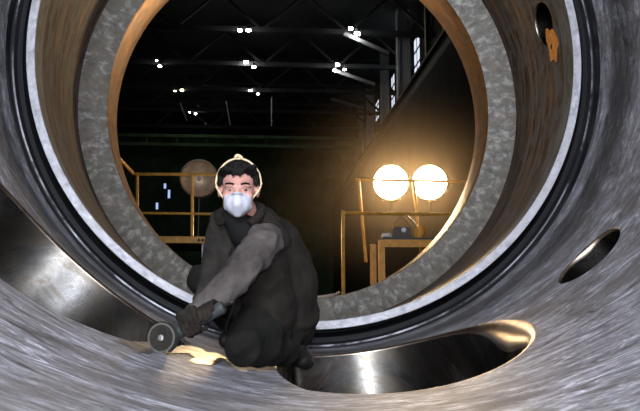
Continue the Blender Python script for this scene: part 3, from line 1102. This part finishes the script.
# clothes
blob('shirt', [('c', [(neck0 + CU * .015, .072), (at(254, 236, 3.02), .10), (at(268, 270, 3.07), .12)]),
               ('c', [(hd(-.02, .0, -.125), .05), (at(246, 232, 2.98), .075)])], 0.009, M['shirt'], person, 3, 0.003)
bmv = [('c', [(at(255, 228, 3.10), .10), (at(268, 250, 3.10), .155), (at(284, 284, 3.16), .160), (at(286, 314, 3.17), .150)]),
       ('c', [(at(233, 228, 3.05), .070), (at(252, 226, 3.09), .085), (at(264, 228, 3.03), .088), (at(272, 240, 3.0), .085)]),
       ('c', [(at(262, 262, 3.0), .12), (at(271, 312, 3.05), .12)]),
       ('c', [(at(232, 235, 3.06), .065), (at(240, 270, 3.06), .075)]),
       ('e', at(286, 318, 3.17), (.155, .15, .085), HF)]
vest = blob('vest', bmv, 0.008, M['vest'], person, 4, 0.011, 7)
tag(vest, 'dark brown sleeveless vest')
# collar and zip of the vest
bm = bmesh.new()
cp = [hd(-.075, -.030, -.135), hd(-.085, .03, -.115), hd(-.03, .10, -.095), hd(.05, .10, -.085), hd(.095, .04, -.090), hd(.085, -.02, -.120), hd(.05, -.05, -.150)]
path(bm, curve_pts(cp, 6), 0.020, 8)
c = obj('collar', bm, M['vest'], vest)
c.location = -wloc(vest)

sl = blob('sleeve', [('c', [(shL, .080), (at(250, 261, 2.79), .070), (elL, .062), (at(213, 300, 2.69), .054), (wrL, .044)])], 0.008, M['sleeve'], person, 3, 0.011, 12)
tag(sl, 'worn grey sleeve of the near arm')
sr = blob('sleeve', [('c', [(shR, .078), (elR, .062), (wrR + (elR - wrR) * .12, .046)])], 0.008, M['sleeve_dark'], person, 3, 0.010, 12)
tag(sr, 'dark sleeve of the far arm')
blob('trousers', [('c', [(pelvis, .155), (hipL, .120), (kneeL, .082), (kneeL + (ankL - kneeL) * .8, .062)]),
                  ('c', [(pelvis, .150), (hipR, .115), (kneeR, .066), (kneeR + (ankR - kneeR) * .78, .060)]),
                  ('c', [(at(262, 318, 3.05), .11), (at(252, 336, 2.92), .095)])], 0.008, M['trousers'], person, 4, 0.013, 9)
for an, to, lab in ((ankL, toeL, None), (ankR, toeR, None)):
    blob('boot', [('c', [(an + CU * .03, .052), (an, .052), (to, .042)]), ('e', (an + to) / 2 - CU * .01, (.055, .07, .04), HF)], 0.008, M['boot'], person, 3)
gl = blob('glove', handL, 0.0045, M['glove'], person, 2, 0.0015, 60)
gr = blob('glove', handR, 0.0045, M['glove'], person, 2, 0.0015, 60)
bm = bmesh.new()
lathe(bm, [(0, 0), (0, .007), (.006, .006), (.008, 0)], at(265.5, 317.5, 2.925), -CF, 10)
tag(obj('button', bm, M['nut'], person), 'small bright button')

# ------------------------------------------------------------------ the angle grinder
root = thing('angle_grinder', gH, 'dark angle grinder with a grey disc held against the port edge', 'grinder')
bm = bmesh.new(); lathe(bm, [(-.004, 0), (-.004, .050), (.002, .050), (.004, .024), (.001, .018), (.001, 0)], GD, gN, 40); disc = obj('grinding_disc', bm, M['disc'], root)
bm = bmesh.new(); lathe(bm, [(-.0045, .0485), (-.004, .0565), (.003, .0565), (.0035, .0485)], GD, gN, 44)
r_ = obj('disc_rim', bm, M['disc_rim'], disc); r_.location = -wloc(disc)
bm = bmesh.new(); lathe(bm, [(.002, .012), (.008, .012), (.009, .006), (.014, .006), (.014, 0)], GD, gN, 14)
n_ = obj('flange_nut', bm, M['nut'], disc); n_.location = -wloc(disc)
bm = bmesh.new(); lathe(bm, [(-.012, 0), (-.012, .020), (-.030, .024), (-.045, .033), (-.080, .033), (-.088, .022), (-.088, 0)], GD, gN, 20); obj('gear_head', bm, M['gear'], root)
bm = bmesh.new()
ax = []
for k in range(13):
    t = radians_k = pi * (-0.05 + 1.1 * k / 12)
    ax.append(t)
F = Matrix((gB, gN.cross(gB), gN)).transposed()
up = []
for t in ax:
    w = F @ V((cos(t + pi / 2 - pi / 2) * 0.0 + .061 * sin(t), .061 * cos(t), 0))
    up.append(w)
for z0, z1, rr0, rr1 in ((-.020, .004, 1, 1),):
    A = [bm.verts.new(GD + w + gN * z0) for w in up]
    B = [bm.verts.new(GD + w + gN * z1) for w in up]
    C_ = [bm.verts.new(GD + w * .42 + gN * z0) for w in up]
    for k in range(12):
        bm.faces.new((A[k], A[k + 1], B[k + 1], B[k])); bm.faces.new((A[k], C_[k], C_[k + 1], A[k + 1]))
obj('guard', bm, M['gear'], root)
bm = bmesh.new(); lathe(bm, [(.0, .018), (.02, .026), (.05, .029), (.12, .027), (.20, .024), (.245, .026), (.255, .018), (.255, 0)], gH, gB, 20); obj('motor_body', bm, M['motor'], root)
bm = bmesh.new()
q = gH + gB * .25
path(bm, curve_pts([q, q + gB * .05 - CU * .01, at(226, 330, 2.92), at(236, 342, 2.98), at(262, 352, 3.02)], 8), 0.005, 8); obj('power_cord', bm, M['black'], root)

# thin smoke added around the floodlights, shaped to give their halo
hz = bpy.data.materials.new('lamp_halo_haze')
hz.use_nodes = True
hz.node_tree.nodes.remove(hz.node_tree.nodes['Principled BSDF'])
vs = hz.node_tree.nodes.new('ShaderNodeVolumeScatter')
vs.inputs['Color'].default_value = (0.88, 0.66, 0.44, 1)
vs.inputs['Anisotropy'].default_value = 0.2
tc = hz.node_tree.nodes.new('ShaderNodeTexCoord')
vl = hz.node_tree.nodes.new('ShaderNodeVectorMath'); vl.operation = 'LENGTH'
mr = hz.node_tree.nodes.new('ShaderNodeMapRange')
mr.interpolation_type = 'SMOOTHERSTEP'
mr.inputs['From Min'].default_value = 0.0
mr.inputs['From Max'].default_value = 1.0
mr.inputs['To Min'].default_value = 0.11
mr.inputs['To Max'].default_value = 0.0
hz.node_tree.links.new(tc.outputs['Object'], vl.inputs[0])
hz.node_tree.links.new(vl.outputs['Value'], mr.inputs['Value'])
hz.node_tree.links.new(mr.outputs[0], vs.inputs['Density'])
hz.node_tree.links.new(vs.outputs[0], hz.node_tree.nodes['Material Output'].inputs['Volume'])
bm = bmesh.new(); bmesh.ops.create_uvsphere(bm, u_segments=32, v_segments=18, radius=1)
sm = obj('halo_haze', bm, hz, None, True)
sm.location = (1.9, 6.9, 0.15)
sm.scale = (2.7, 2.4, 2.1)
tag(sm, 'thin warm smoke added around the glowing floodlights as their halo', 'haze', kind='stuff')

# ------------------------------------------------------------------ light
W = bpy.data.worlds.new('world')
S.world = W
W.use_nodes = True
W.node_tree.nodes['Background'].inputs[0].default_value = (0.5, 0.6, 0.75, 1)
W.node_tree.nodes['Background'].inputs[1].default_value = 0.05


def area(name, loc, to, sx, sy, power, col):
    d = bpy.data.lights.new(name, 'AREA')
    d.shape = 'RECTANGLE'
    d.size, d.size_y = sx, sy
    d.energy = power
    d.color = col
    o = bpy.data.objects.new(name, d)
    COL.objects.link(o)
    o.location = loc
    o.rotation_euler = (V(to) - V(loc)).to_track_quat('-Z', 'Y').to_euler()
    return o


# fill light added in the casing's rear mouth, and the camera's flash
area('rear_fill', (-0.7, -6.6, 0.8), (0.1, -1, -0.5), 2.2, 1.8, 450, (0.86, 0.91, 1.0))
area('camera_flash', CAM + V((0.05, -0.15, 0.30)), at(330, 190, 3), 0.10, 0.06, 60, (0.90, 0.94, 1.0))

S.view_settings.view_transform = 'Standard'
S.view_settings.look = 'None'
S.view_settings.gamma = 1
S.view_settings.use_curve_mapping = False
S.view_settings.exposure = 0.0
